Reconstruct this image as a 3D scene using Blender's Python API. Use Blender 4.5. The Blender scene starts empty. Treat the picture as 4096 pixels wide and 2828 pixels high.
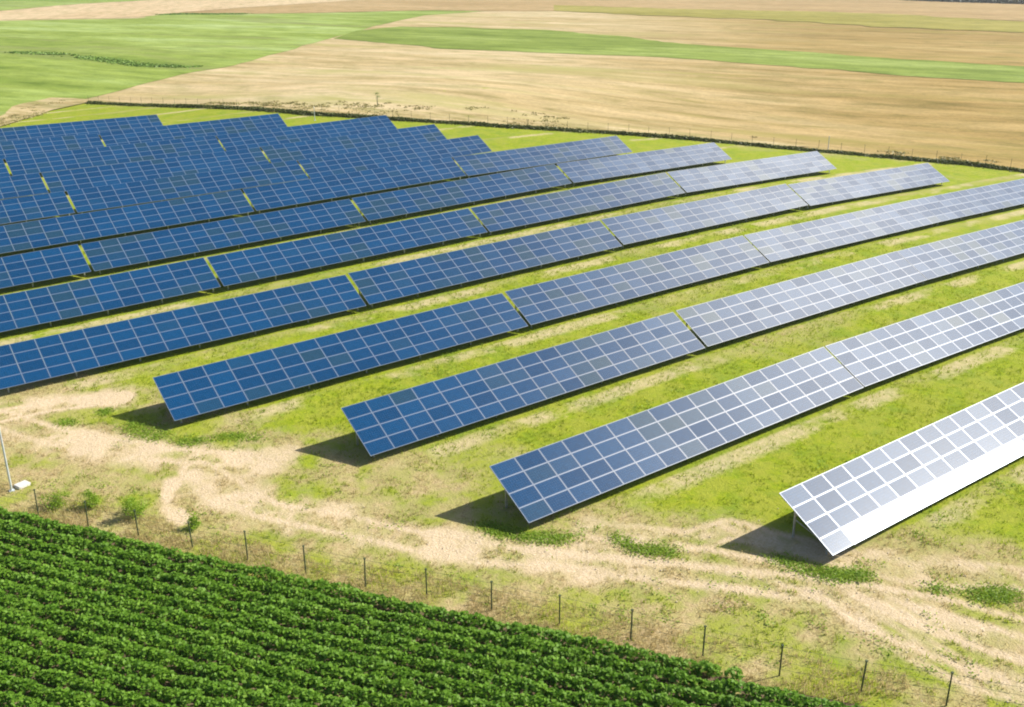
import bpy, bmesh, math, random
import numpy as np
from mathutils import Vector, Matrix
random.seed(7)
rng = np.random.default_rng(7)
S = bpy.context.scene
C = S.collection
R = math.radians

# ------------------------------------------------------------ camera, sky, sun, exposure
CAM_H = 26.72
fw = Vector((0.54997937, 0.7534279, -0.36037354))
rt = Vector((0.80710763, -0.59039869, -0.00258151))
up = Vector((0.21470905, 0.28944046, 0.93280451))
cam = bpy.data.cameras.new('camera')
cam_o = bpy.data.objects.new('camera', cam)
C.objects.link(cam_o)
M = Matrix((rt, up, -fw)).transposed().to_4x4()
M.translation = Vector((0, 0, CAM_H))
cam_o.matrix_world = M
cam.sensor_width = 36
cam.lens = 36 * 4037.6 / 4096
cam.clip_end = 12000
S.camera = cam_o

SUN_AZ, SUN_EL = 110.2, 39.2
world = bpy.data.worlds.new('World')
S.world = world
world.use_nodes = True
wn = world.node_tree
sky = wn.nodes.new('ShaderNodeTexSky')
sky.sky_type = 'NISHITA'
sky.sun_disc = False
sky.sun_elevation = R(SUN_EL)
sky.sun_rotation = R(SUN_AZ)
sky.air_density = 1.0
sky.dust_density = 1.6
sky.ozone_density = 1.0
bg = wn.nodes['Background']
bg.inputs[1].default_value = 0.075
wn.links.new(sky.outputs[0], bg.inputs[0])
sl = bpy.data.lights.new('sun', 'SUN')
sl.energy = 4.6
sl.angle = R(0.5)
sl.color = (1.0, 0.95, 0.86)
so = bpy.data.objects.new('sun', sl)
C.objects.link(so)
sd = Vector((math.sin(R(SUN_AZ)) * math.cos(R(SUN_EL)), math.cos(R(SUN_AZ)) * math.cos(R(SUN_EL)), math.sin(R(SUN_EL))))
so.rotation_euler = sd.to_track_quat('Z', 'Y').to_euler()
so.location = (60, -20, 120)
S.view_settings.view_transform = 'Standard'
S.view_settings.look = 'None'
S.view_settings.gamma = 1
S.view_settings.exposure = 0.80
S.cycles.filter_width = 2.0

# ------------------------------------------------------------ terrain height
GXV = np.arange(-20, 181, 33.0)
GYV = np.arange(5, 206, 33.0)
TC = np.array([-0.7367, 0.1987, 0.5496, 0.2965, 0.7664, 0.2897, 0.2285, -0.4196, -1.3279, -0.1173, -0.4663, -1.7247, -0.9401, 0.1969, 0.3605, 0.208, -0.4528, 0.118, 0.7174, -0.3366, -0.1566, -1.587, 0.4076, 0.3427, 0.5958, 1.0372, -0.3375, -0.342, -0.5649, 0.2876, -1.0629, -0.4088, -0.5916, -0.9978, -0.2874, 0.7932, 1.4163, 0.2798, 1.6156, 1.5743, 0.1264, -0.0494, 0.0479, -0.2979, -0.8722, 0.1159, 0.6428, 0.1742, 0.0096]).reshape(7, 7)


def hgt(x, y):
    x = np.asarray(x, float)
    y = np.asarray(y, float)
    ex = np.exp(-((x[..., None] - GXV) ** 2) / (2 * 33.0 ** 2))
    ey = np.exp(-((y[..., None] - GYV) ** 2) / (2 * 33.0 ** 2))
    return np.einsum('...j,ji,...i->...', ey, TC, ex)


def h1(x, y):
    return float(hgt(x, y))


# ------------------------------------------------------------ numpy value noise
_P = rng.random((256, 256))


def vnoise(x, y, s):
    x = np.asarray(x, float) / s + 1000.3
    y = np.asarray(y, float) / s + 1000.7
    xi = np.floor(x).astype(int); yi = np.floor(y).astype(int)
    fx = x - xi; fy = y - yi
    fx = fx * fx * (3 - 2 * fx); fy = fy * fy * (3 - 2 * fy)
    a = _P[xi % 256, yi % 256]; b = _P[(xi + 1) % 256, yi % 256]
    c = _P[xi % 256, (yi + 1) % 256]; d = _P[(xi + 1) % 256, (yi + 1) % 256]
    return (a * (1 - fx) + b * fx) * (1 - fy) + (c * (1 - fx) + d * fx) * fy


def fbm(x, y, s):
    return (vnoise(x, y, s) + .5 * vnoise(x, y, s / 2.1) + .25 * vnoise(x, y, s / 4.3)) / 1.75


def pdist(x, y, pl):
    best = np.full(np.shape(x), 1e9)
    for (ax, ay), (bx, by) in zip(pl[:-1], pl[1:]):
        dx, dy = bx - ax, by - ay
        t = np.clip(((x - ax) * dx + (y - ay) * dy) / (dx * dx + dy * dy + 1e-9), 0, 1)
        best = np.minimum(best, np.hypot(x - ax - t * dx, y - ay - t * dy))
    return best


def sstep(a, b, v):
    t = np.clip((v - a) / (b - a), 0, 1)
    return t * t * (3 - 2 * t)


# ------------------------------------------------------------ material helpers
def mat(name, rough=0.8, spec=0.3):
    m = bpy.data.materials.new(name)
    m.use_nodes = True
    n = m.node_tree
    b = n.nodes['Principled BSDF']
    b.inputs['Roughness'].default_value = rough
    b.inputs['Specular IOR Level'].default_value = spec
    return m, n, b


def N(n, t, **kw):
    o = n.nodes.new(t)
    for k, v in kw.items():
        setattr(o, k, v)
    return o


def noise(n, vec, scale, detail=4, rough=.55, dist=0):
    o = N(n, 'ShaderNodeTexNoise')
    o.inputs['Scale'].default_value = scale
    o.inputs['Detail'].default_value = detail
    o.inputs['Roughness'].default_value = rough
    o.inputs['Distortion'].default_value = dist
    n.links.new(vec, o.inputs['Vector'])
    return o.outputs[0]


def ramp(n, fac, stops, interp='LINEAR'):
    o = N(n, 'ShaderNodeValToRGB')
    o.color_ramp.interpolation = interp
    el = o.color_ramp.elements
    while len(el) < len(stops):
        el.new(0.5)
    for e, (p, c) in zip(el, stops):
        e.position = p
        e.color = (c, c, c, 1) if isinstance(c, (int, float)) else (*c, 1)
    n.links.new(fac, o.inputs[0])
    return o.outputs[0]


def mix(n, fac, a, b, mode='MIX'):
    o = N(n, 'ShaderNodeMix', data_type='RGBA', blend_type=mode)
    for i, v in ((0, fac), (6, a), (7, b)):
        if isinstance(v, (int, float)):
            o.inputs[i].default_value = v
        elif isinstance(v, tuple):
            o.inputs[i].default_value = (*v, 1)
        else:
            n.links.new(v, o.inputs[i])
    return o.outputs[2]


def math_(n, op, a, b=None, c=None, clamp=False):
    o = N(n, 'ShaderNodeMath', operation=op, use_clamp=clamp)
    for i, v in enumerate((a, b, c)):
        if v is None:
            continue
        if isinstance(v, (int, float)):
            o.inputs[i].default_value = v
        else:
            n.links.new(v, o.inputs[i])
    return o.outputs[0]


def bump(n, b, h, strength, dist):
    o = N(n, 'ShaderNodeBump')
    o.inputs['Strength'].default_value = strength
    o.inputs['Distance'].default_value = dist
    n.links.new(h, o.inputs['Height'])
    n.links.new(o.outputs[0], b.inputs['Normal'])


def pos(n, rot=0.0, scale=(1, 1, 1)):
    g = N(n, 'ShaderNodeNewGeometry')
    m1 = N(n, 'ShaderNodeMapping')
    m1.inputs['Rotation'].default_value = (0, 0, rot)
    n.links.new(g.outputs['Position'], m1.inputs['Vector'])
    m2 = N(n, 'ShaderNodeMapping')
    m2.inputs['Scale'].default_value = scale
    n.links.new(m1.outputs[0], m2.inputs['Vector'])
    return m2.outputs[0]


# ------------------------------------------------------------ mesh helpers
def mesh_np(name, verts, faces, m=None, parent=None, smooth=False, colors=None, attrs=None):
    """verts (n,3), faces (f,k) constant k"""
    me = bpy.data.meshes.new(name)
    verts = np.asarray(verts, np.float32)
    faces = np.asarray(faces, np.int32)
    k = faces.shape[1]
    me.vertices.add(len(verts))
    me.vertices.foreach_set('co', verts.ravel())
    me.loops.add(faces.size)
    me.loops.foreach_set('vertex_index', faces.ravel())
    me.polygons.add(len(faces))
    me.polygons.foreach_set('loop_start', np.arange(0, faces.size, k, dtype=np.int32))
    me.polygons.foreach_set('loop_total', np.full(len(faces), k, np.int32))
    if smooth:
        me.polygons.foreach_set('use_smooth', np.ones(len(faces), bool))
    for an, av in (attrs or {}).items():
        a = me.attributes.new(an, 'FLOAT', 'POINT')
        a.data.foreach_set('value', np.asarray(av, np.float32))
    me.update()
    me.validate()
    if m:
        me.materials.append(m)
    o = bpy.data.objects.new(name, me)
    C.objects.link(o)
    if parent:
        o.parent = parent
    return o


def tag(o, label=None, cat=None, group=None, kind=None):
    if label: o['label'] = label
    if cat: o['category'] = cat
    if group: o['group'] = group
    if kind: o['kind'] = kind
    return o


def empty(name, loc=(0, 0, 0)):
    o = bpy.data.objects.new(name, None)
    o.empty_display_size = .3
    C.objects.link(o)
    o.location = loc
    return o


class MB:
    def __init__(s):
        s.bm = bmesh.new()

    def box(s, c, d, mat4=None, mi=0):
        r = bmesh.ops.create_cube(s.bm, size=1)
        T = Matrix.Translation(c) @ Matrix.Diagonal((*d, 1))
        if mat4: T = mat4 @ T
        bmesh.ops.transform(s.bm, matrix=T, verts=r['verts'])
        for f in {f for v in r['verts'] for f in v.link_faces}: f.material_index = mi

    def bar(s, a, b, w, d=None):
        a = Vector(a); b = Vector(b); d = d or w
        v = b - a
        T = Matrix.Translation((a + b) / 2) @ v.to_track_quat('Z', 'Y').to_matrix().to_4x4()
        s.box((0, 0, 0), (w, d, v.length), T)

    def tube(s, a, b, r1, r2=None, seg=8):
        a = Vector(a); b = Vector(b); r2 = r1 if r2 is None else r2
        v = b - a
        T = Matrix.Translation((a + b) / 2) @ v.to_track_quat('Z', 'Y').to_matrix().to_4x4()
        bmesh.ops.create_cone(s.bm, cap_ends=True, segments=seg, radius1=r1, radius2=r2, depth=v.length, matrix=T)

    def mesh(s, name):
        me = bpy.data.meshes.new(name)
        s.bm.to_mesh(me)
        s.bm.free()
        return me

    def build(s, name, m, parent=None):
        me = s.mesh(name)
        for q in (m if isinstance(m, (list, tuple)) else [m]): me.materials.append(q)
        o = bpy.data.objects.new(name, me)
        C.objects.link(o)
        if parent: o.parent = parent
        return o


def inst(name, me, parent, M4):
    o = bpy.data.objects.new(name, me)
    C.objects.link(o)
    o.parent = parent
    o.matrix_local = M4
    return o


# ------------------------------------------------------------ site layout (world metres)
ROW_Y0, ROW_P = 25.058, 11.788
TABLES = [(1, 0, 37.65, 24.97), (2, 0, 27.93, 36.82), (2, 1, 56.58, 36.82), (3, 0, 25.06, 48.73), (3, 1, 53.8, 48.73), (3, 2, 82.30, 48.73), (4, 0, 17.24, 60.43), (4, 1, 45.97, 60.43), (4, 2, 74.64, 60.43), (4, 3, 103.1, 60.43), (5, 0, 9.19, 72.32), (5, 1, 37.93, 72.32), (5, 2, 66.66, 72.32), (5, 3, 95.4, 72.32), (6, 0, 1.09, 84.04), (6, 1, 29.83, 84.04), (6, 2, 58.57, 84.04), (6, 3, 87.3, 84.04), (7, 0, -6.82, 95.7), (7, 1, 21.92, 95.7), (7, 2, 50.65, 95.7), (7, 3, 79.39, 95.7), (8, 0, 14.11, 107.5), (8, 1, 42.85, 107.5), (8, 2, 71.58, 107.5), (9, 0, -2.25, 119.34), (9, 1, 26.49, 119.34), (9, 2, 55.22, 119.34), (10, 0, -2.3, 131.14), (10, 1, 26.44, 131.14), (10, 2, 55.17, 131.14), (11, 0, -4.13, 142.95), (11, 1, 24.6, 142.95), (11, 2, 53.34, 142.95), (12, 1, 11.16, 154.76), (12, 2, 39.89, 154.76), (13, 2, 23.81, 166.5)]
HEDGE = [(55.2, 223.6), (60.3, 210.5), (67.1, 191.9), (72.1, 180.4), (77.7, 166.3), (87.7, 152.8), (92.9, 146.9), (100.3, 137.9), (108.0, 129.9), (113.1, 124.7), (121.2, 112.6), (125.7, 102.9), (131.0, 94.6), (137.8, 84.0), (141.0, 78.9), (143.1, 72.6), (146.5, 65), (153, 52), (160, 38)]
VERGE = [(-80, 172), (-20, 176), (10, 180), (28.9, 187.6), (32.7, 193.9), (39.1, 204.0), (46.4, 215.9), (55.2, 223.6)]
FENCE = [(5.0, 58.6), (7.6, 54.6), (9.5, 51.8), (11.4, 49.3), (13.3, 46.4), (15.15, 43.6), (16.95, 40.6), (18.8, 37.9), (20.7, 35.3), (22.5, 32.5), (24.3, 29.7), (26.1, 26.9), (27.7, 24.1), (29.2, 21.2), (30.95, 18.5), (32.8, 15.9), (34.5, 13.2), (36.2, 10.5)]
TRK = [[(-6, 70), (5.9, 69.3), (8.6, 69.2), (11.3, 69.0), (15.8, 67.6)],
       [(4, 72), (8.4, 68.9), (10.6, 64.1), (12.8, 61.1), (16.5, 56.5), (20.2, 53.1)],
       [(16.5, 54.6), (17.9, 47.7), (21.0, 43.1), (23.7, 38.5), (28.1, 33.2), (32.5, 28.3), (36.0, 23.3), (37.3, 19.5), (38.4, 15.8), (40, 10)],
       [(31, 30), (36.0, 23.3), (35.0, 21.0), (35.1, 18.5), (35.2, 16.1), (36.0, 14.5), (37, 10)],
       [(30.9, 34.7), (34, 31), (36.4, 30.5), (40, 22), (42.8, 19.6), (46, 14)]]
TRK2 = [(19.4, 53.7), (16.4, 54.6), (15.0, 54.0), (14.1, 52.7), (13.7, 51.1), (13.9, 49.3)]


RUTS = [[(31.5, 30.5), (34.2, 26.6), (35.0, 24.0), (34.8, 21.4), (34.9, 19.4), (35.5, 16.7), (36.4, 14.3), (37.5, 11)],
        [(33.2, 31.2), (35.7, 27.2), (36.6, 24.2), (36.5, 21.5), (36.6, 19.4), (37.2, 16.9), (38.2, 14.4), (39.4, 11)],
        [(26.4, 36.2), (30.2, 31.8), (33.4, 28.2), (36.9, 24.0), (39.5, 19.5), (41.5, 14.5)]]


def masks(x, y):
    """green 0..1, dirt 0..1 for the enclosure's ground"""
    f1 = fbm(x, y, 9.0); f2 = fbm(x + 50, y - 20, 3.0); f3 = fbm(x - 70, y + 31, 1.1)
    ph = ((y - ROW_Y0) / ROW_P) % 1.0
    k = np.floor((y - ROW_Y0) / ROW_P)
    # left end of every row of tables (x where the arrays begin)
    ends = np.interp(y, [20, 28, 40, 52, 64, 76, 88, 100], [39, 37.6, 28.5, 24.5, 17.2, 9.2, 1, -7])
    d_in = x - ends
    lush = sstep(-2.0, 8.5, d_in + (f1 - .5) * 12)
    lush *= .60 + .40 * sstep(0.98, 0.74, ph + (f2 - .5) * .28)
    far = sstep(118, 135, x + (f1 - .5) * 30) * .15
    g = lush * (.62 + .55 * sstep(.25, .62, f1 * .6 + f2 * .4)) - far
    # near margin between fence and arrays: patchy straw
    marg = .16 + .42 * sstep(.40, .60, f2 * .55 + f3 * .45)
    g = np.maximum(g, marg + .12 * sstep(.45, .6, f1))
    dirt = np.zeros_like(x)
    ruts = np.zeros_like(x)
    for pl, w, a in zip(TRK, (2.2, 1.9, 1.9, 1.0, 1.1), (1.0, .95, .95, .8, .8)):
        d0 = pdist(x, y, pl)
        d = d0 + (f2 - .5) * 2.2 + (f3 - .5) * .8
        dirt = np.maximum(dirt, a * sstep(w * 1.5, w * .2, d))
        rut = np.exp(-((d0 - .85 + (f1 - .5) * .7) / .28) ** 2)
        ruts = np.maximum(ruts, a * rut * (.5 + .9 * f2))
    d2 = pdist(x, y, TRK2) + (f3 - .5) * .5
    dirt = np.maximum(dirt, 1.2 * sstep(.75, .2, d2))
    dirt *= .30 + .75 * sstep(.38, .60, fbm(x + 11, y + 5, 1.7) * .6 + f1 * .4)
    dirt = np.maximum(dirt, np.clip(ruts, 0, 1.0))
    for pl in RUTS:
        d0 = pdist(x, y, pl) + (f2 - .5) * .25
        dirt = np.maximum(dirt, .95 * np.exp(-(d0 / .30) ** 2))
        dirt *= 1 - .45 * np.exp(-((d0 - .62) / .25) ** 2)
    g = g * (1 - dirt * .9)
    # bare litter strips in the drip line in front of a low edge
    drip = sstep(.80, .90, ph) * sstep(.999, .97, ph) * sstep(.40, .60, f2 * .5 + f1 * .5) * sstep(-2, 2, d_in)
    dirt = np.maximum(dirt, drip * .55)
    return np.clip(g, 0, 1), np.clip(dirt, 0, 1)


# ------------------------------------------------------------ ground material
def ground_mat():
    m, n, b = mat('grass_and_dirt', .92, .12)
    ag = N(n, 'ShaderNodeAttribute', attribute_name='green').outputs['Fac']
    ad = N(n, 'ShaderNodeAttribute', attribute_name='dirt').outputs['Fac']
    P = pos(n)
    nf = noise(n, P, 2.3, 6, .65)
    nm = noise(n, P, .55, 4, .6)
    nv = noise(n, P, 9.0, 4, .65)
    # green mask broken by fine noise
    t = math_(n, 'ADD', ag, math_(n, 'MULTIPLY', math_(n, 'SUBTRACT', nf, .5), .95))
    t = math_(n, 'ADD', t, math_(n, 'MULTIPLY', math_(n, 'SUBTRACT', nv, .5), .6))
    gm = ramp(n, t, [(.15, 0), (.68, 1)])
    straw = ramp(n, nv, [(.28, (.20, .15, .065)), (.44, (.39, .30, .145)), (.66, (.52, .41, .23))])
    straw = mix(n, ramp(n, nm, [(.4, 0), (.62, .75)]), straw, (.33, .31, .10))
    lime = ramp(n, nf, [(.28, (.145, .215, .008)), (.5, (.235, .295, .010)), (.72, (.315, .34, .022))])
    lime = mix(n, ramp(n, nm, [(.42, .65), (.60, 0)]), lime, (.30, .31, .04))
    lime = mix(n, ramp(n, nv, [(.32, .45), (.48, 0)]), lime, (.10, .16, .016))
    lime = mix(n, ramp(n, noise(n, P, .28, 5, .65, .4), [(.50, 0), (.66, .75)]), lime, (.17, .245, .022))
    dry = math_(n, 'SUBTRACT', 1.0, ramp(n, ag, [(.35, 0), (.75, 1)]))
    lime = mix(n, math_(n, 'MULTIPLY', dry, .6), lime, (.32, .31, .11))
    col = mix(n, gm, straw, lime)
    earth = ramp(n, nv, [(.22, (.40, .30, .17)), (.42, (.53, .41, .25)), (.70, (.63, .51, .36))])
    td = math_(n, 'ADD', ad, math_(n, 'MULTIPLY', math_(n, 'SUBTRACT', nf, .5), .9))
    dm = ramp(n, td, [(.15, 0), (.85, 1)])
    col = mix(n, dm, col, earth)
    n.links.new(col, b.inputs['Base Color'])
    h = math_(n, 'ADD', nv, math_(n, 'MULTIPLY', nf, 1.5))
    bump(n, b, h, .55, .12)
    return m


def axis(a, b, lo, hi, step):
    core = np.arange(a, b + .01, step)
    o1 = []; v = a; s = step
    while v > lo:
        s *= 1.25; v -= s; o1.append(v)
    o2 = []; v = b; s = step
    while v < hi:
        s *= 1.25; v += s; o2.append(v)
    return np.array(o1[::-1] + list(core) + o2)


def build_ground():
    xs = np.concatenate([axis(0, 60, -6000, 60, .30)[:-1], axis(60, 170, 60, 6000, .6)])
    ys = np.concatenate([axis(8, 80, -6000, 80, .30)[:-1], axis(80, 230, 80, 6000, .6)])
    xs = np.unique(np.round(xs, 4)); ys = np.unique(np.round(ys, 4))
    X, Y = np.meshgrid(xs, ys)
    x = X.ravel(); y = Y.ravel()
    z = hgt(x, y)
    near = sstep(260, 200, np.hypot(x - 60, y - 100))
    z = z + near * (fbm(x, y, 2.2) - .5) * .10
    g, d = masks(x, y)
    nx, ny = len(xs), len(ys)
    i = np.arange(nx * ny).reshape(ny, nx)
    F = np.stack([i[:-1, :-1], i[:-1, 1:], i[1:, 1:], i[1:, :-1]], -1).reshape(-1, 4)
    o = mesh_np('ground', np.stack([x, y, z], 1), F, ground_mat(), smooth=True, attrs={'green': g, 'dirt': d})
    tag(o, kind='structure')


build_ground()


# ------------------------------------------------------------ far fields (lofted sheets)
def resample(pl, n):
    pl = np.array(pl, float)
    d = np.concatenate([[0], np.cumsum(np.hypot(*np.diff(pl, axis=0).T))])
    t = np.linspace(0, d[-1], n)
    return np.stack([np.interp(t, d, pl[:, 0]), np.interp(t, d, pl[:, 1])], 1)


def loft(name, lo, hi, off, m, n=90, r=24, power=1.0, jag=0.0, jag_hi=None, skirt=False):
    A = resample(lo, n); B = resample(hi, n)
    jh = jag if jag_hi is None else jag_hi

    def ragged(Q, amp, seed):
        T = np.gradient(Q, axis=0)
        T /= np.linalg.norm(T, axis=1)[:, None] + 1e-9
        e = (fbm(Q[:, 0] + seed, Q[:, 1], 14.0) - .5) * amp * 1.6
        return Q + np.stack([-T[:, 1], T[:, 0]], 1) * e[:, None]
    if jag:
        A = ragged(A, jag, 31)
    if jh:
        B = ragged(B, jh, 77)
    t = (np.linspace(0, 1, r) ** power)[:, None, None]
    G = A[None] * (1 - t) + B[None] * t
    x = G[..., 0].ravel(); y = G[..., 1].ravel()
    z = hgt(x, y) + off
    i = np.arange(n * r).reshape(r, n)
    F = np.stack([i[:-1, :-1], i[1:, :-1], i[1:, 1:], i[:-1, 1:]], -1).reshape(-1, 4)
    # face upwards
    a = G[0, 1] - G[0, 0]; b = G[1, 0] - G[0, 0]
    if a[0] * b[1] - a[1] * b[0] > 0:
        F = F[:, ::-1]
    o = mesh_np(name, np.stack([x, y, z], 1), F, m)
    return tag(o, kind='structure')


def field_mat(name, stops, rot, sx=.02, sy=.25, patch=None, fine=(.75, 1.2), bumpd=.05, golden=False):
    m, n, b = mat(name, .95, .08)
    P = pos(n, rot, (sx, sy, .1))
    s1 = noise(n, P, 1.0, 6, .62, .4)
    Pb = pos(n, rot, (sx * .35, sy * .22, .1))
    s2 = noise(n, Pb, 1.0, 4, .6, .6)
    f = math_(n, 'ADD', math_(n, 'MULTIPLY', s1, .55), math_(n, 'MULTIPLY', s2, .45))
    col = ramp(n, f, stops)
    P0 = pos(n)
    v = noise(n, P0, 1.3, 5, .7)
    v2 = noise(n, pos(n, rot, (.045, .24, .1)), 1.0, 6, .72, .5)
    col = mix(n, .8, col, ramp(n, v, [(.3, fine[0]), (.7, fine[1])]), 'MULTIPLY')
    col = mix(n, .65, col, ramp(n, v2, [(.36, (.62, .66, .50)), (.48, (.95, .95, .93)), (.64, (1.2, 1.18, 1.2))]), 'MULTIPLY')
    v3 = noise(n, pos(n, rot, (.09, .16, .1)), 1.0, 5, .65, .6)
    col = mix(n, .8, col, ramp(n, v3, [(.36, (.74, .79, .66)), (.5, (1, 1, 1)), (.64, (1.13, 1.11, 1.12))]), 'MULTIPLY')
    if patch:
        pc, lo, hi, sc = patch
        pp = noise(n, pos(n, rot, (sc * .25, sc, .1)), 1.0, 5, .6, .8)
        col = mix(n, ramp(n, pp, [(lo, 0), (hi, 1)]), col, pc)
    if golden:      # darker, more golden tone towards the right of the field
        sx_ = N(n, 'ShaderNodeSeparateXYZ')
        n.links.new(P0, sx_.inputs[0])
        a = math_(n, 'SUBTRACT', math_(n, 'MULTIPLY', sx_.outputs[0], .0045), math_(n, 'MULTIPLY', sx_.outputs[1], .0045))
        a = math_(n, 'ADD', a, math_(n, 'MULTIPLY', math_(n, 'SUBTRACT', s2, .5), .8))
        a = ramp(n, math_(n, 'ADD', a, .5), [(.25, 0), (.85, 1)])
        col = mix(n, a, col, (.73, .66, .44), 'MULTIPLY')
    n.links.new(col, b.inputs['Base Color'])
    bump(n, b, v, .5, bumpd)
    return m


ROT = R(68)     # streaks run across the view, along the field edges
m_wheat = field_mat('wheat_stubble', [(.36, (.32, .245, .105)), (.46, (.42, .325, .165)), (.55, (.48, .38, .215)), (.66, (.55, .45, .28))], ROT, .014, .085, patch=((.34, .31, .11), .52, .72, .04), golden=True)
m_green = field_mat('green_crop', [(.36, (.145, .215, .030)), (.46, (.215, .28, .050)), (.54, (.27, .345, .085)), (.66, (.36, .45, .18))], ROT, .013, .045, patch=((.20, .22, .075), .52, .70, .03))
m_green2 = field_mat('green_strip', [(.35, (.13, .18, .025)), (.5, (.20, .26, .048)), (.66, (.29, .35, .10))], ROT, .016, .06)
m_peach = field_mat('ploughed_peach', [(.35, (.47, .35, .20)), (.65, (.56, .44, .27))], R(120), .008, .03)
m_brown = field_mat('dry_brown', [(.35, (.30, .20, .09)), (.5, (.37, .26, .12)), (.65, (.43, .31, .16))], ROT, .006, .02)
m_olive = field_mat('olive_meadow', [(.35, (.23, .20, .035)), (.5, (.28, .25, .055)), (.65, (.35, .30, .085))], ROT, .008, .03)
m_verge = field_mat('dry_verge', [(.33, (.22, .16, .07)), (.45, (.38, .30, .14)), (.62, (.52, .42, .25))], ROT, .15, .5, patch=((.24, .23, .07), .54, .70, .25))

inner = VERGE + HEDGE[1:] + [(175, 10), (200, -60)]
ctr = np.array((80., 120.))
In = np.array(resample(inner, 160))
# wheat lies outside the enclosure: from the hedge outwards
dirs = In - ctr
dirs /= np.linalg.norm(dirs, axis=1)[:, None]
inn2 = In + dirs * .9
outw = ctr + dirs * 2600
loft('wheat_field', inn2.tolist(), outw.tolist(), .05, m_wheat, n=160, r=60, power=3.0)

C_LO = [(-400, 150), (-80, 176), (10, 186), (34.2, 201.7), (56.2, 231.1), (66.8, 242.2), (93.5, 271.2), (109.0, 282.8), (124.4, 300.7), (141.5, 319.5), (209.6, 399.2), (239.3, 433.7), (269.0, 464.5), (308.8, 503.7), (361.8, 524.3)]
C_UP = [(-300, 760), (20, 625), (109.4, 594.3), (172.1, 571.8), (202.0, 617), (222.1, 589), (270.9, 569.6), (341.5, 556.9), (366, 526)]
loft('green_field', C_LO, C_UP, .12, m_green, n=140, r=40, jag=1.6, jag_hi=5)
E_UP = [(212.4, 404.6), (243.8, 421.1), (259.0, 400.0), (279.0, 362.2), (278.5, 309.0), (268.8, 263.4), (273.4, 218.5), (274.7, 186.6), (282.9, 148.6), (290, 110), (310, 20)]
E_LO = [(182.9, 366.1), (184.5, 341.4), (190.3, 299.8), (211.9, 255.6), (224.8, 229.2), (233, 186.7), (235.5, 159.4), (241.8, 126.4), (247, 95), (262, 10)]
loft('green_strip', E_LO, E_UP, .13, m_green2, n=160, r=24, jag=5)
loft('peach_field', [(-300, 770), (20, 630), (109.4, 601), (172.1, 579), (220.2, 633), (270.5, 672), (348.2, 720.2), (405.9, 760.3)],
     [(-300, 1050), (60, 770), (132.5, 717), (179.5, 783), (212.8, 820), (253.2, 846.8), (274.1, 869.2), (420, 1010)], .16, m_peach, n=80, r=20, jag=2)
loft('pale_green_field', [(-300, 1052), (60, 772), (132.5, 719), (179.5, 785), (212.8, 822), (253.2, 849), (274.1, 871), (420, 1012)],
     [(-300, 1500), (60, 1400), (130, 1350), (190, 1300), (250, 1290), (300, 1250), (360, 1200), (440, 1100)], .16, m_green, n=60, r=12)
loft('brown_field', [(205, 619.3), (222.1, 592), (270.9, 571.6), (341.5, 558.9), (368, 526), (398.1, 501.9), (440, 470), (468, 440), (485, 390), (505, 320), (500, 230), (520, 100)],
     [(272, 668), (348.2, 716.2), (420, 765), (520, 850), (800, 900), (900, 800), (1000, 700), (1100, 600), (1200, 500), (1300, 400), (1300, 250), (1300, 100)], .19, m_brown, n=120, r=24, jag=4)
loft('olive_field', [(398.1, 501.9), (401.1, 427.8), (417.3, 354.6), (408.7, 279.6), (417.8, 221.9), (430, 120)],
     [(453.6, 572.0), (470.9, 482.3), (499.1, 418.0), (515.4, 353.7), (496.0, 264.4), (530, 130)], .24, m_olive, n=80, r=14, jag=8)
vin = np.array(resample(VERGE[2:] + HEDGE[1:12], 120))
vd = vin - ctr
vd /= np.linalg.norm(vd, axis=1)[:, None]
wv = np.interp(np.arange(120), [0, 25, 45, 70, 119], [5, 9, 22, 12, 6])[:, None]
loft('dry_verge', (vin + vd * .5).tolist(), (vin + vd * wv).tolist(), .17, m_verge, n=120, r=10, jag=.8, jag_hi=3)

# ------------------------------------------------------------ foliage tools


def leaf_mat(name, stops, sc=3.0, trans=.25, rough=.55):
    m, n, b = mat(name, rough, .35)
    P = pos(n)
    v = noise(n, P, sc, 5, .7)
    w = noise(n, P, sc * 6, 3, .7)
    col = ramp(n, math_(n, 'ADD', math_(n, 'MULTIPLY', v, .6), math_(n, 'MULTIPLY', w, .4)), stops)
    n.links.new(col, b.inputs['Base Color'])
    tr = N(n, 'ShaderNodeBsdfTranslucent')
    n.links.new(col, tr.inputs[0])
    mx = N(n, 'ShaderNodeMixShader')
    mx.inputs[0].default_value = trans
    out = n.nodes['Material Output']
    n.links.new(b.outputs[0], mx.inputs[1])
    n.links.new(tr.outputs[0], mx.inputs[2])
    n.links.new(mx.outputs[0], out.inputs[0])
    return m


def leaves(centers, size, flat=.5, aspect=.6):
    """folded diamond leaves: 4 verts, one quad each"""
    n = len(centers)
    c = np.asarray(centers)
    size = np.broadcast_to(size, (n,))[:, None]
    a = rng.normal(size=(n, 3)); a[:, 2] *= flat
    a /= np.linalg.norm(a, axis=1)[:, None]
    nn = rng.normal(size=(n, 3)) * .7; nn[:, 2] = np.abs(nn[:, 2]) + .5
    b = np.cross(nn, a); b /= np.linalg.norm(b, axis=1)[:, None] + 1e-9
    up_ = np.cross(a, b)
    V = np.stack([c - a * size * .5, c + b * size * aspect * .5 + up_ * size * .08, c + a * size * .5, c - b * size * aspect * .5 + up_ * size * .08], 1).reshape(-1, 3)
    F = np.arange(4 * n).reshape(n, 4)
    return V, F


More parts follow.
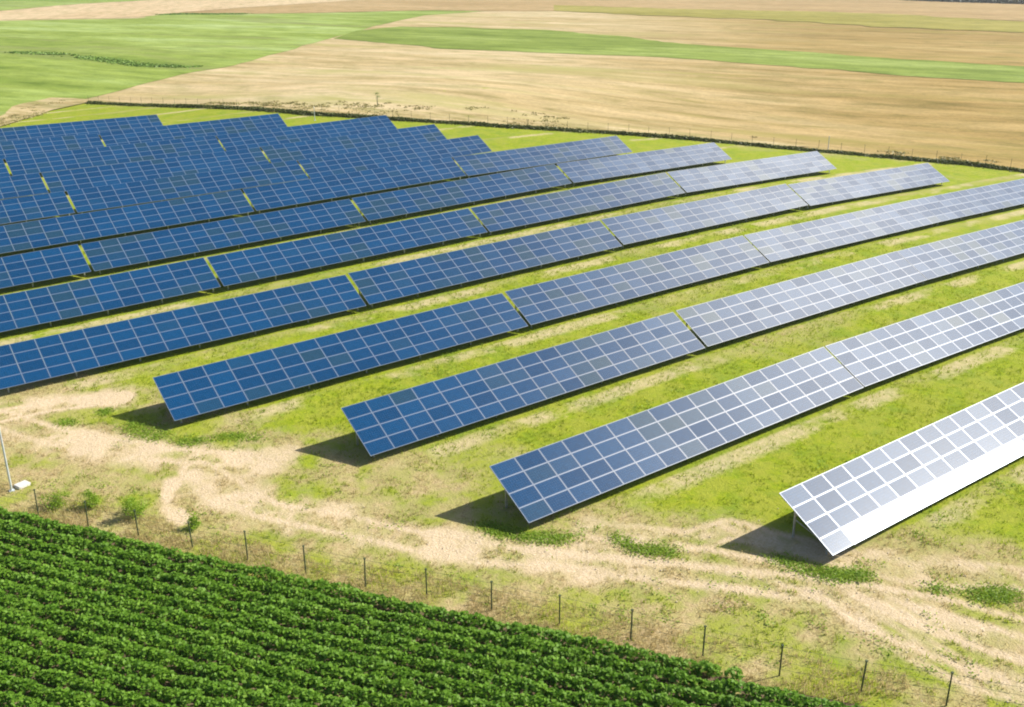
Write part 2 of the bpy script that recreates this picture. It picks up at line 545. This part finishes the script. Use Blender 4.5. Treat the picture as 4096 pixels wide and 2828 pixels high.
def blades(x, y, z, h, w, lean=.35):
    """one triangle-ish quad per blade"""
    n = len(x)
    th = rng.random(n) * 6.283
    dx, dy = np.cos(th) * w * .5, np.sin(th) * w * .5
    lx = rng.normal(size=n) * lean * h; ly = rng.normal(size=n) * lean * h
    base = np.stack([x, y, z - .02], 1)
    d = np.stack([dx, dy, 0 * dx], 1)
    tip = base + np.stack([lx, ly, h], 1)
    V = np.stack([base - d, base + d, tip + d * .25, tip - d * .25], 1).reshape(-1, 3)
    return V, np.arange(4 * n).reshape(n, 4)


# ------------------------------------------------------------ crop field in the foreground
u_ = np.array((0.545, -0.838)); v_ = np.array((-0.838, -0.545))   # along the rows, away from the fence
ROWSP = 0.86
EDGE0 = np.array((5.4, 56.9))
m_crop = leaf_mat('crop_leaf', [(.30, (.06, .16, .010)), (.44, (.125, .27, .016)), (.57, (.195, .36, .03)), (.72, (.30, .45, .065))], 1.1, .45, .6)
m_soil, ns, bs = mat('crop_soil', .95, .1)
Ps = pos(ns)
ns.links.new(ramp(ns, noise(ns, Ps, 6, 5, .7), [(.3, (.085, .065, .035)), (.6, (.20, .15, .09)), (.75, (.34, .26, .17))]), bs.inputs['Base Color'])
bump(ns, bs, noise(ns, Ps, 9, 5, .7), .8, .06)
EDGE = [(-30, 112.5), (-12, 83.8), (5.0, 57.6), (6.0, 56.0), (10.3, 49.7), (13.7, 44.1), (15.3, 41.2), (19.3, 35.7), (22.6, 30.9), (25.9, 24.9), (28.9, 20.0), (30.3, 17.9), (31.8, 15.2), (36, 6), (40, 0)]
FAR_E = [(-90, 70), (-70, 45), (-50, 20), (-40, 5), (-30, -5), (-20, -12), (-10, -18), (0, -22), (10, -26), (20, -30)]
o = loft('crop_soil', EDGE, FAR_E, .02, m_soil, n=90, r=20, jag=.3)

pts = []
ns_rows = 38
for k in range(ns_rows):
    off = .45 + k * ROWSP
    t = np.arange(-8, 62, .34)
    t = t + (rng.random(len(t)) - .5) * .16
    P_ = EDGE0 + t[:, None] * u_ + off * v_
    P_ = P_ + (rng.random(P_.shape) - .5) * .10
    # ragged edge following the bowed margin
    ed = np.array([e for e in EDGE])
    pe = (ed - EDGE0) @ u_; qe = (ed - EDGE0) @ v_
    q = (P_ - EDGE0) @ v_; pp = (P_ - EDGE0) @ u_
    keep = q > np.interp(pp, pe, qe) + .1
    gap = fbm(P_[:, 0], P_[:, 1], 2.4) + (rng.random(len(t)) - .5) * .25
    keep &= gap > .09
    pts.append(P_[keep])
pts = np.concatenate(pts)
vig = .62 + .62 * fbm(pts[:, 0] + 9, pts[:, 1], 1.7) + .3 * (rng.random(len(pts)) - .4)
# only what the lens and a step beside it could see
px = (pts[:, 0] * rt.x + pts[:, 1] * rt.y); pf = (pts[:, 0] * fw.x + pts[:, 1] * fw.y)
keep = (np.abs(px) < pf * .62 + 9) & (pf > 22)
pts = pts[keep]; vig = vig[keep]
NL = 78
cx = np.repeat(pts, NL, 0); vg = np.repeat(vig, NL)
r_ = np.sqrt(rng.random(len(cx))) * .40 * vg
th = rng.random(len(cx)) * 6.283
hh = (.56 + .10 * rng.random(len(cx))) * vg * np.sqrt(np.clip(1 - (r_ / (.46 * vg)) ** 2, .05, 1)) * (.45 + .55 * rng.random(len(cx)) ** .5)
lx = cx[:, 0] + r_ * np.cos(th); ly = cx[:, 1] + r_ * np.sin(th)
Cn = np.stack([lx, ly, hgt(lx, ly) + .05 + hh], 1)
V, F = leaves(Cn, .13 + .11 * rng.random(len(cx)), .45, .8)
tag(mesh_np('crop_foliage', V, F, m_crop), 'dense rows of dark green leafy crop in the foreground field', 'crop', kind='stuff')
print('crop leaves', len(F))

# ------------------------------------------------------------ grass tufts, straw and weeds
m_tuft = leaf_mat('grass_blade', [(.3, (.18, .26, .012)), (.5, (.29, .36, .02)), (.7, (.38, .42, .05))], .9, .5)
m_straw = leaf_mat('straw_blade', [(.3, (.40, .31, .13)), (.5, (.52, .42, .20)), (.7, (.60, .50, .28))], 2.0, .5)
m_weed = leaf_mat('weed_leaf', [(.3, (.15, .27, .012)), (.5, (.26, .40, .03)), (.7, (.38, .48, .06))], 2.0, .5)


def in_fence(x, y):
    fe = np.array(FENCE); t = np.interp(y, fe[::-1, 1], fe[::-1, 0])
    return x > t - .3


def scatter(n, x0, x1, y0, y1, thr, green=True):
    x = x0 + rng.random(n) * (x1 - x0); y = y0 + rng.random(n) * (y1 - y0)
    g, d = masks(x, y)
    px = x * rt.x + y * rt.y; pf = x * fw.x + y * fw.y
    cl = fbm(x, y, 1.0) + (rng.random(n) - .5) * .3
    ph = ((y - ROW_Y0) / ROW_P) % 1
    ok = (np.abs(px) < pf * .58 + 6) & in_fence(x, y) & (cl > .45)
    ok &= (g > thr) if green else ((g < .45) & (d < .5))
    return x[ok], y[ok]


x, y = scatter(120000, -5, 95, 14, 110, .32)
x = np.repeat(x, 3) + rng.normal(size=3 * len(x)) * .07; y = np.repeat(y, 3) + rng.normal(size=3 * len(y)) * .07
V, F = blades(x, y, hgt(x, y), .07 + .13 * rng.random(len(x)), .05)
tag(mesh_np('grass', V, F, m_tuft), 'lime green grass growing between the solar rows', 'grass', kind='stuff')
x, y = scatter(100000, -5, 62, 12, 82, 0, False)
x = np.repeat(x, 3) + rng.normal(size=3 * len(x)) * .07; y = np.repeat(y, 3) + rng.normal(size=3 * len(y)) * .07
V, F = blades(x, y, hgt(x, y), .06 + .14 * rng.random(len(x)), .04, .6)
tag(mesh_np('dry_grass', V, F, m_straw), 'straw coloured dry grass beside the dirt track', 'dry grass', kind='stuff')
# tall dry stalks in the strip between the fence and the crop
n = 15000
t = rng.random(n) * 56 - 8
q = -rng.random(n) ** 1.3 * 2.6
P_ = EDGE0 + t[:, None] * u_ + q[:, None] * v_
ed = np.array(EDGE); pe = (ed - EDGE0) @ u_; qe = (ed - EDGE0) @ v_
P_ = P_ + np.interp(t, pe, qe)[:, None] * v_
cl = fbm(P_[:, 0], P_[:, 1], 1.6)
P_ = P_[cl > .38]
V, F = blades(P_[:, 0], P_[:, 1], hgt(P_[:, 0], P_[:, 1]), .12 + .30 * rng.random(len(P_)), .035, .4)
tag(mesh_np('dry_stalks', V, F, m_straw), 'tall dry straw stalks between the wire fence and the green crop', 'dry grass', kind='stuff')

# ruderal weeds: bright green low clumps along the track and at the corners of the first rows
WC = [(15.0, 62.9, 1.2), (15.6, 60.9, 1.3), (16.6, 59.4, 1.0), (17.4, 58.1, .9), (19.7, 57.5, .8), (21.8, 55.2, 1.0), (26.6, 38.9, .7), (26.9, 37.6, .8), (28.2, 35.9, .9), (29.4, 35.1, .8), (31.3, 35.2, .7), (31.2, 32.3, .7), (32.2, 31.1, .9), (33.5, 30.2, .8), (35.9, 27.3, .9), (36.6, 25.0, .9), (37.3, 24.1, .7), (38.2, 23.4, .9), (39.6, 20.8, .9), (40.2, 19.8, .9), (41.2, 18.8, .9), (42.0, 18.2, .8), (14.4, 65.8, .7), (11.8, 65.6, .8), (22.7, 35.6, .7), (27.2, 28.2, .9), (28.4, 27.0, .7), (26.2, 29.6, .6), (20.9, 38.5, .7), (11.3, 55.9, .9), (12.8, 53.6, .7), (9.0, 57.4, .7), (14.6, 49.9, .7), (33.2, 22.4, .8), (32.0, 24.3, .7), (33.9, 19.8, .9), (34.3, 17.6, .6)]
cc_ = []
chain = [WC[:6], WC[6:9], WC[8:10], WC[10:14], WC[14:18], WC[18:22], WC[22:23], WC[23:24]]
for ch in chain:
    q = np.array(ch)
    if len(q) > 1:
        nn = 60 * (len(q) - 1)
        t = np.linspace(0, len(q) - 1, nn)
        q = np.stack([np.interp(t, np.arange(len(q)), q[:, k]) for k in range(3)], 1)
        q = q[fbm(q[:, 0] * 1.0, q[:, 1] * 1.0, 1.3) > .40]
    else:
        q = np.repeat(q, 25, 0)
    q = np.repeat(q, 13, 0)
    rr = rng.normal(size=(len(q), 2)) * q[:, 2:3] * .42
    lx = q[:, 0] + rr[:, 0]; ly = q[:, 1] + rr[:, 1]
    cc_.append(np.stack([lx, ly, hgt(lx, ly) + .03 + .08 * rng.random(len(q)) * q[:, 2]], 1))
for (wx, wy, wr) in WC[24:]:
    k = int(90 * wr * wr)
    rr = rng.normal(size=(k, 2)) * wr * .5
    lx = wx + rr[:, 0] * .8; ly = wy + rr[:, 1] * 1.2
    cc_.append(np.stack([lx, ly, hgt(lx, ly) + .04 + .12 * rng.random(k) * wr], 1))
n = 2600
x = 8 + rng.random(n) * 45; y = 14 + rng.random(n) * 50
ok = in_fence(x, y) & (fbm(x, y, 2.6) > .62)
x = np.repeat(x[ok], 10) + rng.normal(size=10 * ok.sum()) * .16; y = np.repeat(y[ok], 10) + rng.normal(size=10 * ok.sum()) * .16
cc_.append(np.stack([x, y, hgt(x, y) + .03 + .10 * rng.random(len(x))], 1))
cc_ = np.concatenate(cc_)
V, F = leaves(cc_, .08 + .06 * rng.random(len(cc_)), .35, .7)
tag(mesh_np('weeds', V, F, m_weed), 'bright green weeds scattered along the sandy track', 'weeds', kind='stuff')
# small stones and clods on the track
sp = []
for pl in TRK[1:]:
    a = resample(pl, 260)
    sp.append(a + rng.normal(size=a.shape) * 1.1)
sp = np.concatenate(sp)
sp = sp[in_fence(sp[:, 0], sp[:, 1])]
n = len(sp); sz = .02 + .045 * rng.random(n) ** 3
oct_ = np.array([(1, 0, 0), (0, 1, 0), (-1, 0, 0), (0, -1, 0), (0, 0, .7), (0, 0, -.7)])
V = (sp[:, None, :] * 1.0)
V = np.concatenate([V, hgt(sp[:, 0], sp[:, 1])[:, None, None] + .01], 2) + oct_[None] * sz[:, None, None] * (.7 + .6 * rng.random((n, 6, 1)))
f0 = np.array([(0, 1, 4), (1, 2, 4), (2, 3, 4), (3, 0, 4), (1, 0, 5), (2, 1, 5), (3, 2, 5), (0, 3, 5)])
F = (f0[None] + 6 * np.arange(n)[:, None, None]).reshape(-1, 3)
m_stone, n_, b_ = mat('stone', .9, .2)
b_.inputs['Base Color'].default_value = (.62, .52, .38, 1)
tag(mesh_np('gravel', V.reshape(-1, 3), F, m_stone), 'small pale stones lying on the sandy track', 'gravel', kind='stuff')

# ------------------------------------------------------------ solar tables
m_alu, n_, b_ = mat('aluminium_frame', .38, .5)
b_.inputs['Base Color'].default_value = (.15, .20, .29, 1)
b_.inputs['Metallic'].default_value = .2
m_steel, n_, b_ = mat('galvanised_steel', .45, .5)
b_.inputs['Metallic'].default_value = .7
n_.links.new(ramp(n_, noise(n_, pos(n_), 7, 3), [(.3, (.42, .44, .45)), (.7, (.62, .64, .65))]), b_.inputs['Base Color'])

GA = .43
m_glass, n_, b_ = mat('solar_glass', .30, .5)
oi = N(n_, 'ShaderNodeObjectInfo')
tc = N(n_, 'ShaderNodeTexCoord')
cl = noise(n_, oi.outputs['Location'], .13, 3, .6)
rr = oi.outputs['Random']
old = math_(n_, 'ADD', math_(n_, 'MULTIPLY', rr, .42), math_(n_, 'MULTIPLY', cl, 1.12))
oldm = ramp(n_, old, [(.88, 0), (1.0, .8)])
blue = mix(n_, rr, (.0005, .036, .104), (.0010, .050, .138))
blue = mix(n_, oldm, blue, (.012, .045, .075))
sp1 = noise(n_, tc.outputs['Object'], 9.0, 6, .75)
sp2 = noise(n_, tc.outputs['Object'], 38.0, 3, .7)
blue = mix(n_, .85, blue, ramp(n_, math_(n_, 'ADD', math_(n_, 'MULTIPLY', sp1, .6), math_(n_, 'MULTIPLY', sp2, .4)), [(.36, .55), (.64, 1.5)]), 'MULTIPLY')
# fine cell joints and busbars
sx = N(n_, 'ShaderNodeSeparateXYZ')
n_.links.new(tc.outputs['Object'], sx.inputs[0])


def lines(c, period, w):
    f = math_(n_, 'FRACT', math_(n_, 'ADD', math_(n_, 'DIVIDE', c, period), 100.5))
    f = math_(n_, 'ABSOLUTE', math_(n_, 'SUBTRACT', f, .5))
    return math_(n_, 'GREATER_THAN', f, .5 - w / period / 2)


ln = math_(n_, 'MAXIMUM', lines(sx.outputs[0], .157, .006), lines(sx.outputs[1], .157, .006))
blue = mix(n_, math_(n_, 'MULTIPLY', ln, .35), blue, (.20, .25, .33))
n_.links.new(blue, b_.inputs['Base Color'])
b_.inputs['Roughness'].default_value = .21
b_.inputs['Specular IOR Level'].default_value = .10
# rain-streaked dusty glass: the gloss is wide down the slope, narrow along the row
vt = N(n_, 'ShaderNodeVectorTransform', vector_type='VECTOR', convert_from='OBJECT', convert_to='WORLD')
vt.inputs[0].default_value = (1, 0, 0)


def streak_gloss(n, tint, rough, aniso):
    gl = N(n, 'ShaderNodeBsdfAnisotropic', distribution='BECKMANN')
    gl.inputs['Color'].default_value = (*tint, 1)
    gl.inputs['Roughness'].default_value = rough
    gl.inputs['Anisotropy'].default_value = aniso
    v = N(n, 'ShaderNodeVectorTransform', vector_type='VECTOR', convert_from='OBJECT', convert_to='WORLD')
    v.inputs[0].default_value = (1, 0, 0)
    n.links.new(v.outputs[0], gl.inputs['Tangent'])
    return gl


gl = streak_gloss(n_, (.98, .955, .91), .45, GA)
fr = N(n_, 'ShaderNodeFresnel')
fr.inputs['IOR'].default_value = 1.5
ms = N(n_, 'ShaderNodeMixShader')
n_.links.new(math_(n_, 'MULTIPLY', fr.outputs[0], math_(n_, 'ADD', .25, math_(n_, 'MULTIPLY', rr, .09))), ms.inputs[0])
n_.links.new(b_.outputs[0], ms.inputs[1])
n_.links.new(gl.outputs[0], ms.inputs[2])
n_.links.new(ms.outputs[0], n_.nodes['Material Output'].inputs[0])
n2 = m_alu.node_tree
gl2 = streak_gloss(n2, (1, .90, .74), .47, GA)
ms2 = N(n2, 'ShaderNodeMixShader')
ms2.inputs[0].default_value = .040
n2.links.new(n2.nodes['Principled BSDF'].outputs[0], ms2.inputs[1])
n2.links.new(gl2.outputs[0], ms2.inputs[2])
n2.links.new(ms2.outputs[0], n2.nodes['Material Output'].inputs[0])

MW, MH = 1.675, 1.0
mb = MB()
fb = .034
w, h = MW - .016, MH - .005
mb.box((0, 0, .0), (w - 2 * fb, h - 2 * fb, .030), mi=1)
mb.box((0, h / 2 - fb / 2, 0), (w, fb, .042), mi=0)
mb.box((0, -h / 2 + fb / 2, 0), (w, fb, .042), mi=0)
mb.box((w / 2 - fb / 2, 0, 0), (fb, h - 2 * fb, .0415), mi=0)
mb.box((-w / 2 + fb / 2, 0, 0), (fb, h - 2 * fb, .0415), mi=0)
module = mb.mesh('solar_panel')
module.materials.append(m_alu); module.materials.append(m_glass)
TILT = 0.48897
TL = 17 * MW
SLN = 4 * MH
mb = MB(); mb.box((0, 0, 0), (TL - .1, .05, .09)); purlin = mb.mesh('purlin'); purlin.materials.append(m_steel)
mb = MB(); mb.box((0, 0, 0), (.06, SLN - .5, .10)); rafter = mb.mesh('rafter'); rafter.materials.append(m_steel)
HL = .6267


def post_mesh(hh):
    mb = MB()
    mb.box((0, 0, hh / 2 - .25), (.10, .015, hh + .5))
    mb.box((.045, .04, hh / 2 - .25), (.012, .08, hh + .5))
    mb.box((-.045, .04, hh / 2 - .25), (.012, .08, hh + .5))
    me = mb.mesh('support_post')
    me.materials.append(m_steel)
    return me


YF, YB = .75, 2.85
zf = HL + YF * math.tan(TILT) - .20
zb = HL + YB * math.tan(TILT) - .20
pf_, pb_ = post_mesh(zf), post_mesh(zb)
mb = MB(); mb.bar((0, YF, zf - .15), (0, YB, zf + .35), .04); brace = mb.mesh('brace'); brace.materials.append(m_steel)

ORD = ['', 'first', 'second', 'third', 'fourth', 'fifth', 'sixth', 'seventh', 'eighth', 'ninth', 'tenth', 'eleventh', 'twelfth', 'rearmost']
POSW = {1: ['only'], 2: ['left', 'right'], 3: ['left', 'middle', 'right'], 4: ['leftmost', 'second from left', 'third from left', 'rightmost']}
rows = {}
for (k, j, x, y) in TABLES: rows.setdefault(k, []).append((j, x, y))
jit = np.random.default_rng(3)
for k, lst in rows.items():
    for q, (j, x, y) in enumerate(lst):
        z0, z1 = h1(x, y), h1(x + TL, y)
        th = math.atan2(z1 - z0, TL)
        t = empty('solar_table')
        t.matrix_world = Matrix.Translation((x, y + jit.normal() * .03, z0 + jit.normal() * .025)) @ Matrix.Rotation(-th + jit.normal() * .0012, 4, 'Y')
        shine = 'bright silvery' if (k, j) in ((1, 0), (2, 1), (3, 1), (3, 2), (4, 2), (4, 3), (5, 3), (6, 3)) else ('half glaring blue' if (k, j) in ((2, 0), (4, 1), (5, 2)) else 'deep blue')
        if k == 1:
            lab = 'bright silvery solar table in the nearest row, washed out by sun glare'
        elif k == 13:
            lab = 'deep blue solar table in the rearmost row, beside the lime grass wedge'
        else:
            lab = '%s solar table, %s one in the %s row from the front' % (shine, POSW[len(lst)][q], ORD[k])
        tag(t, lab, 'solar table', 'tilted solar tables standing in parallel rows')
        base = Matrix.Translation((0, 0, HL)) @ Matrix.Rotation(TILT + jit.normal() * .006, 4, 'X')
        for i in range(17):
            for r in range(4):
                T = base @ Matrix.Translation(((i + .5) * MW, (r + .5) * MH, 0)) @ Matrix.Rotation(jit.normal() * .0035, 4, 'X') @ Matrix.Rotation(jit.normal() * .0035, 4, 'Y')
                if k == 1 and r == 0 and i < 14:      # lowest panels of nearest table, extra tilt added to make a white glare band
                    T = base @ Matrix.Translation(((i + .5) * MW, MH, 0)) @ Matrix.Rotation(R(4.4 * max(0, min(1, (i + .35) / 1.5, (13.5 - i) / 4.5))), 4, 'X') @ Matrix.Translation((0, -MH / 2, 0)) @ Matrix.Rotation(jit.normal() * .006, 4, 'Y')
                inst('solar_panel', module, t, T)
        for s in (.35, 1.35, 2.6, 3.6):
            inst('purlin', purlin, t, base @ Matrix.Translation((TL / 2, s, -.075)))
        for i in range(7):
            xx = .55 + i * (TL - 1.1) / 6
            inst('rafter', rafter, t, base @ Matrix.Translation((xx, SLN / 2, -.18)))
            inst('support_post', pf_, t, Matrix.Translation((xx + .09, YF, 0)))
            inst('support_post', pb_, t, Matrix.Translation((xx + .09, YB, 0)))
            inst('brace', brace, t, Matrix.Translation((xx - .06, 0, 0)))

# ------------------------------------------------------------ fences
m_post, n_, b_ = mat('fence_post', .7, .3)
n_.links.new(ramp(n_, noise(n_, pos(n_), 5, 3), [(.3, (.035, .055, .025)), (.7, (.09, .11, .055))]), b_.inputs['Base Color'])
m_wire, n_, b_ = mat('wire', .5, .5)
b_.inputs['Base Color'].default_value = (.16, .18, .14, 1)
b_.inputs['Metallic'].default_value = .4


def fence(name, pts_, hgt_, wires, post_r, wire_r, label):
    f = empty(name, (pts_[0][0], pts_[0][1], h1(*pts_[0])))
    o = Vector(f.location)
    tops = []
    for (x, y) in pts_:
        lx, ly = random.gauss(0, .03), random.gauss(0, .03)
        hh = hgt_ * random.uniform(.95, 1.05)
        z = h1(x, y)
        mb = MB()
        b0 = Vector((x, y, z - .3)) - o
        tp = Vector((x + lx, y + ly, z + hh)) - o
        mb.tube(b0, tp, post_r, post_r * .85, 6)
        mb.bar(tp, tp + Vector((.0, .0, .05)), post_r * 2.4)
        mb.build('post', m_post, f)
        tops.append((Vector((x, y, z)) - o, tp))
    for wk in wires:
        mb = MB()
        for (a0, a1), (b0, b1) in zip(tops[:-1], tops[1:]):
            a = a0.lerp(a1, wk / hgt_); b = b0.lerp(b1, wk / hgt_)
            m_ = (a + b) / 2 - Vector((0, 0, .03))
            mb.tube(a, m_, wire_r, seg=4); mb.tube(m_, b, wire_r, seg=4)
        mb.build('wire', m_wire, f)
    tag(f, label, 'fence')
    return f


fence('wire_fence', FENCE, 1.55, (.35, .75, 1.15, 1.5), .040, .007, 'thin dark post and wire fence between the crop and the dirt track')
hp = np.array(HEDGE)
hl = np.hypot(*np.diff(hp, axis=0).T).sum()
FB = resample(HEDGE, int(hl / 3.3))
fence('wire_fence', [(a, b) for a, b in FB][:95], 1.6, (.5, 1.0, 1.5), .028, .004, 'far wire fence with small dark posts along the hedge line')

# hedge of low dark scrub following the far boundary
m_hedge = leaf_mat('hedge_leaf', [(.3, (.05, .07, .012)), (.5, (.10, .125, .022)), (.7, (.17, .19, .04))], .8, .3)
H = resample(HEDGE, 1500)
dH = np.gradient(H, axis=0); dH /= np.linalg.norm(dH, axis=1)[:, None]
nH = np.stack([-dH[:, 1], dH[:, 0]], 1)
prof = .15 + .55 * fbm(H[:, 0], H[:, 1], 7.0) + .25 * fbm(H[:, 0], H[:, 1], 2.0)
K = 24
Hc = np.repeat(H, K, 0); Np = np.repeat(nH, K, 0); pr = np.repeat(prof, K)
off = rng.normal(size=len(Hc)) * .45
hx = Hc[:, 0] + Np[:, 0] * off + rng.normal(size=len(Hc)) * .15; hy = Hc[:, 1] + Np[:, 1] * off + rng.normal(size=len(Hc)) * .15
hz = hgt(hx, hy) + np.abs(rng.random(len(Hc))) * pr * np.exp(-(off / .9) ** 2) * .85
V, F = leaves(np.stack([hx, hy, hz], 1), .22 + .2 * rng.random(len(hx)), .7, .8)
tag(mesh_np('hedge', V, F, m_hedge), 'long low dark hedge between the lime grass and the wheat field', 'hedge')

# loose tufts of grass in the rough verge beyond the hedge
T_ = resample(VERGE[3:] + HEDGE[1:], 2200)
c0 = T_ - ctr
c0 /= np.linalg.norm(c0, axis=1)[:, None]
wT = np.interp(np.arange(2200), [0, 420, 800, 1300, 2200], [6, 10, 24, 14, 7])[:, None]
T_ = T_ + c0 * (.6 + wT * rng.random((2200, 1)) ** 1.2) + rng.normal(size=(2200, 2)) * .5
T_ = T_[fbm(T_[:, 0], T_[:, 1], 9.0) > .50]
T_ = np.repeat(T_, 14, 0) + rng.normal(size=(14 * len(T_), 2)) * .38
V, F = leaves(np.stack([T_[:, 0], T_[:, 1], hgt(T_[:, 0], T_[:, 1]) + .06 + .14 * rng.random(len(T_))], 1), .25 + .2 * rng.random(len(T_)), .8, .6)
m_rough = leaf_mat('rough_grass', [(.3, (.20, .19, .05)), (.5, (.30, .27, .09)), (.7, (.42, .35, .15))], .3, .2)
tag(mesh_np('rough_grass', V, F, m_rough), 'olive tufts of rough grass in the dry verge beyond the hedge', 'grass', kind='stuff')

# dark field bank through the far green field, and the dark scrub on the skyline corner
m_bank = leaf_mat('bank_leaf', [(.3, (.10, .20, .02)), (.5, (.16, .27, .035)), (.7, (.22, .33, .06))], .3, .15)


def bank(name, pl, w, h, n, size, m, label, cat, thr=.0):
    A = resample(pl, n)
    A = A + rng.normal(size=A.shape) * w
    keep = fbm(A[:, 0], A[:, 1], 12.) > thr
    A = A[keep]
    z = hgt(A[:, 0], A[:, 1]) + rng.random(len(A)) * h + .15
    V, F = leaves(np.stack([A[:, 0], A[:, 1], z], 1), size * (.6 + .8 * rng.random(len(A))), .3, .9)
    return tag(mesh_np(name, V, F, m), label, cat)


bank('hedge', [(40, 420), (67.8, 377.3), (80.2, 354.4), (84.5, 334.8), (90.4, 297.8), (100.3, 286.6)], 1.5, .25, 9000, .6, m_bank, 'thin dark green hedge line crossing the far green field', 'hedge', .33)
bank('hedge', [(196, 600), (208, 606), (222, 590), (236, 584)], 2.6, .3, 3000, .8, m_bank, 'short dark hedge on the upper edge of the green field', 'hedge', .2)
m_dark = leaf_mat('wood_leaf', [(.3, (.03, .045, .02)), (.7, (.07, .085, .04))], .2, .1)
bank('scrub', [(724.9, 479.7), (713.4, 439.3), (713.8, 382.7), (714.7, 350)], 4, 2, 9000, 2.0, m_dark, 'grey green scrub at the top right corner of the fields', 'scrub', .2)

# ------------------------------------------------------------ poles, slab, shrubs, sapling
m_pole, n_, b_ = mat('galvanised_pole', .4, .5)
b_.inputs['Base Color'].default_value = (.55, .60, .64, 1)
b_.inputs['Metallic'].default_value = .3
m_conc, n_, b_ = mat('concrete', .85, .2)
n_.links.new(ramp(n_, noise(n_, pos(n_), 9, 4), [(.3, (.5, .48, .45)), (.7, (.66, .64, .60))]), b_.inputs['Base Color'])


def pole(x, y, h, r, label, group=None):
    t = empty('metal_pole', (x, y, h1(x, y)))
    mb = MB(); mb.tube((0, 0, -.3), (0, 0, h), r, r * .7, 10); mb.build('shaft', m_pole, t)
    mb = MB(); mb.box((0, 0, .02), (r * 4.5, r * 4.5, .05)); mb.build('base_plate', m_pole, t)
    mb = MB(); mb.tube((0, 0, h + .001), (0, 0, h + .06), r * .95, r * .5, 10); mb.build('cap', m_pole, t)
    tag(t, label, 'pole', group)


pole(7.0, 58.3, 5.0, .065, 'tall pale grey pole at the left edge beside a concrete slab')
pole(75.9, 160.7, 2.2, .07, 'small pale pole in front of the far hedge, behind the twelfth row')
pole(131.4, 97.4, 2.2, .07, 'small pale pole at the far hedge near the upper right tables')
t = empty('concrete_slab', (7.62, 58.55, h1(7.62, 58.55)))
mb = MB(); mb.box((0, 0, .06), (.75, .6, .18), Matrix.Rotation(R(20), 4, 'Z'))
bmesh.ops.bevel(mb.bm, geom=mb.bm.edges[:], offset=.03, segments=2, affect='EDGES')
mb.build('slab', m_conc, t)
tag(t, 'small whitish concrete slab at the foot of the pale pole', 'slab')


def shrub(x, y, h, r, n, label, m, trunk=.0, group=None):
    t = empty('shrub' if not trunk else 'sapling', (x, y, h1(x, y)))
    mb = MB()
    for k in range(5):
        a = random.random() * 6.28
        mb.tube((0, 0, -.1), (math.cos(a) * r * .4, math.sin(a) * r * .4, h * .75), .018, .006, 5)
    if trunk: mb.tube((0, 0, -.2), (0, 0, h * .7), .05, .02, 6)
    mb.build('stem' if not trunk else 'trunk', m_post, t)
    nb = 9
    ctrs = [(random.gauss(0, r * .45), random.gauss(0, r * .45), trunk + (h - trunk) * random.uniform(.2, .95)) for _ in range(nb)]
    c_ = np.concatenate([np.array(c) + rng.normal(size=(n // nb, 3)) * r * .26 for c in ctrs])
    c_[:, 2] = np.clip(c_[:, 2], .05, h * 1.1)
    V, F = leaves(c_, .07 + .07 * rng.random(len(c_)), .7, .6)
    mesh_np('foliage' if not trunk else 'crown', V, F, m, t)
    tag(t, label, 'shrub' if not trunk else 'tree', group)


G_ = 'shrubs growing along the wire fence'
shrub(12.0, 51.2, 1.15, .7, 1300, 'largest green shrub on the fence line, third from the left', m_weed, group=G_)
shrub(10.05, 53.8, 1.25, .45, 900, 'slim upright green shrub, second from the left on the fence line', m_weed, group=G_)
shrub(8.7, 54.9, .7, .6, 900, 'low green shrub nearest the pale pole on the fence line', m_weed, group=G_)
shrub(14.1, 48.2, .8, .4, 600, 'small light green shrub by the fence, below the winding footpath', m_weed, group=G_)
shrub(91.3, 166.5, 2.6, .5, 350, 'lone small sapling in the straw beyond the far hedge', m_bank, trunk=1.2)
print('objects', len(bpy.data.objects))

# ------------------------------------------------------------ thin summer haze
hz_m = bpy.data.materials.new('haze_air')
hz_m.use_nodes = True
hn = hz_m.node_tree
for q in list(hn.nodes): hn.nodes.remove(q)
ho = hn.nodes.new('ShaderNodeOutputMaterial')
hv = hn.nodes.new('ShaderNodeVolumePrincipled')
hv.inputs['Color'].default_value = (.93, .96, 1, 1)
hv.inputs['Density'].default_value = .00013
hv.inputs['Anisotropy'].default_value = .3
hn.links.new(hv.outputs[0], ho.inputs['Volume'])
mb = MB()
mb.box((0, 0, 14), (14000, 14000, 34))
hz_o = mb.build('haze', hz_m)
tag(hz_o, kind='stuff')
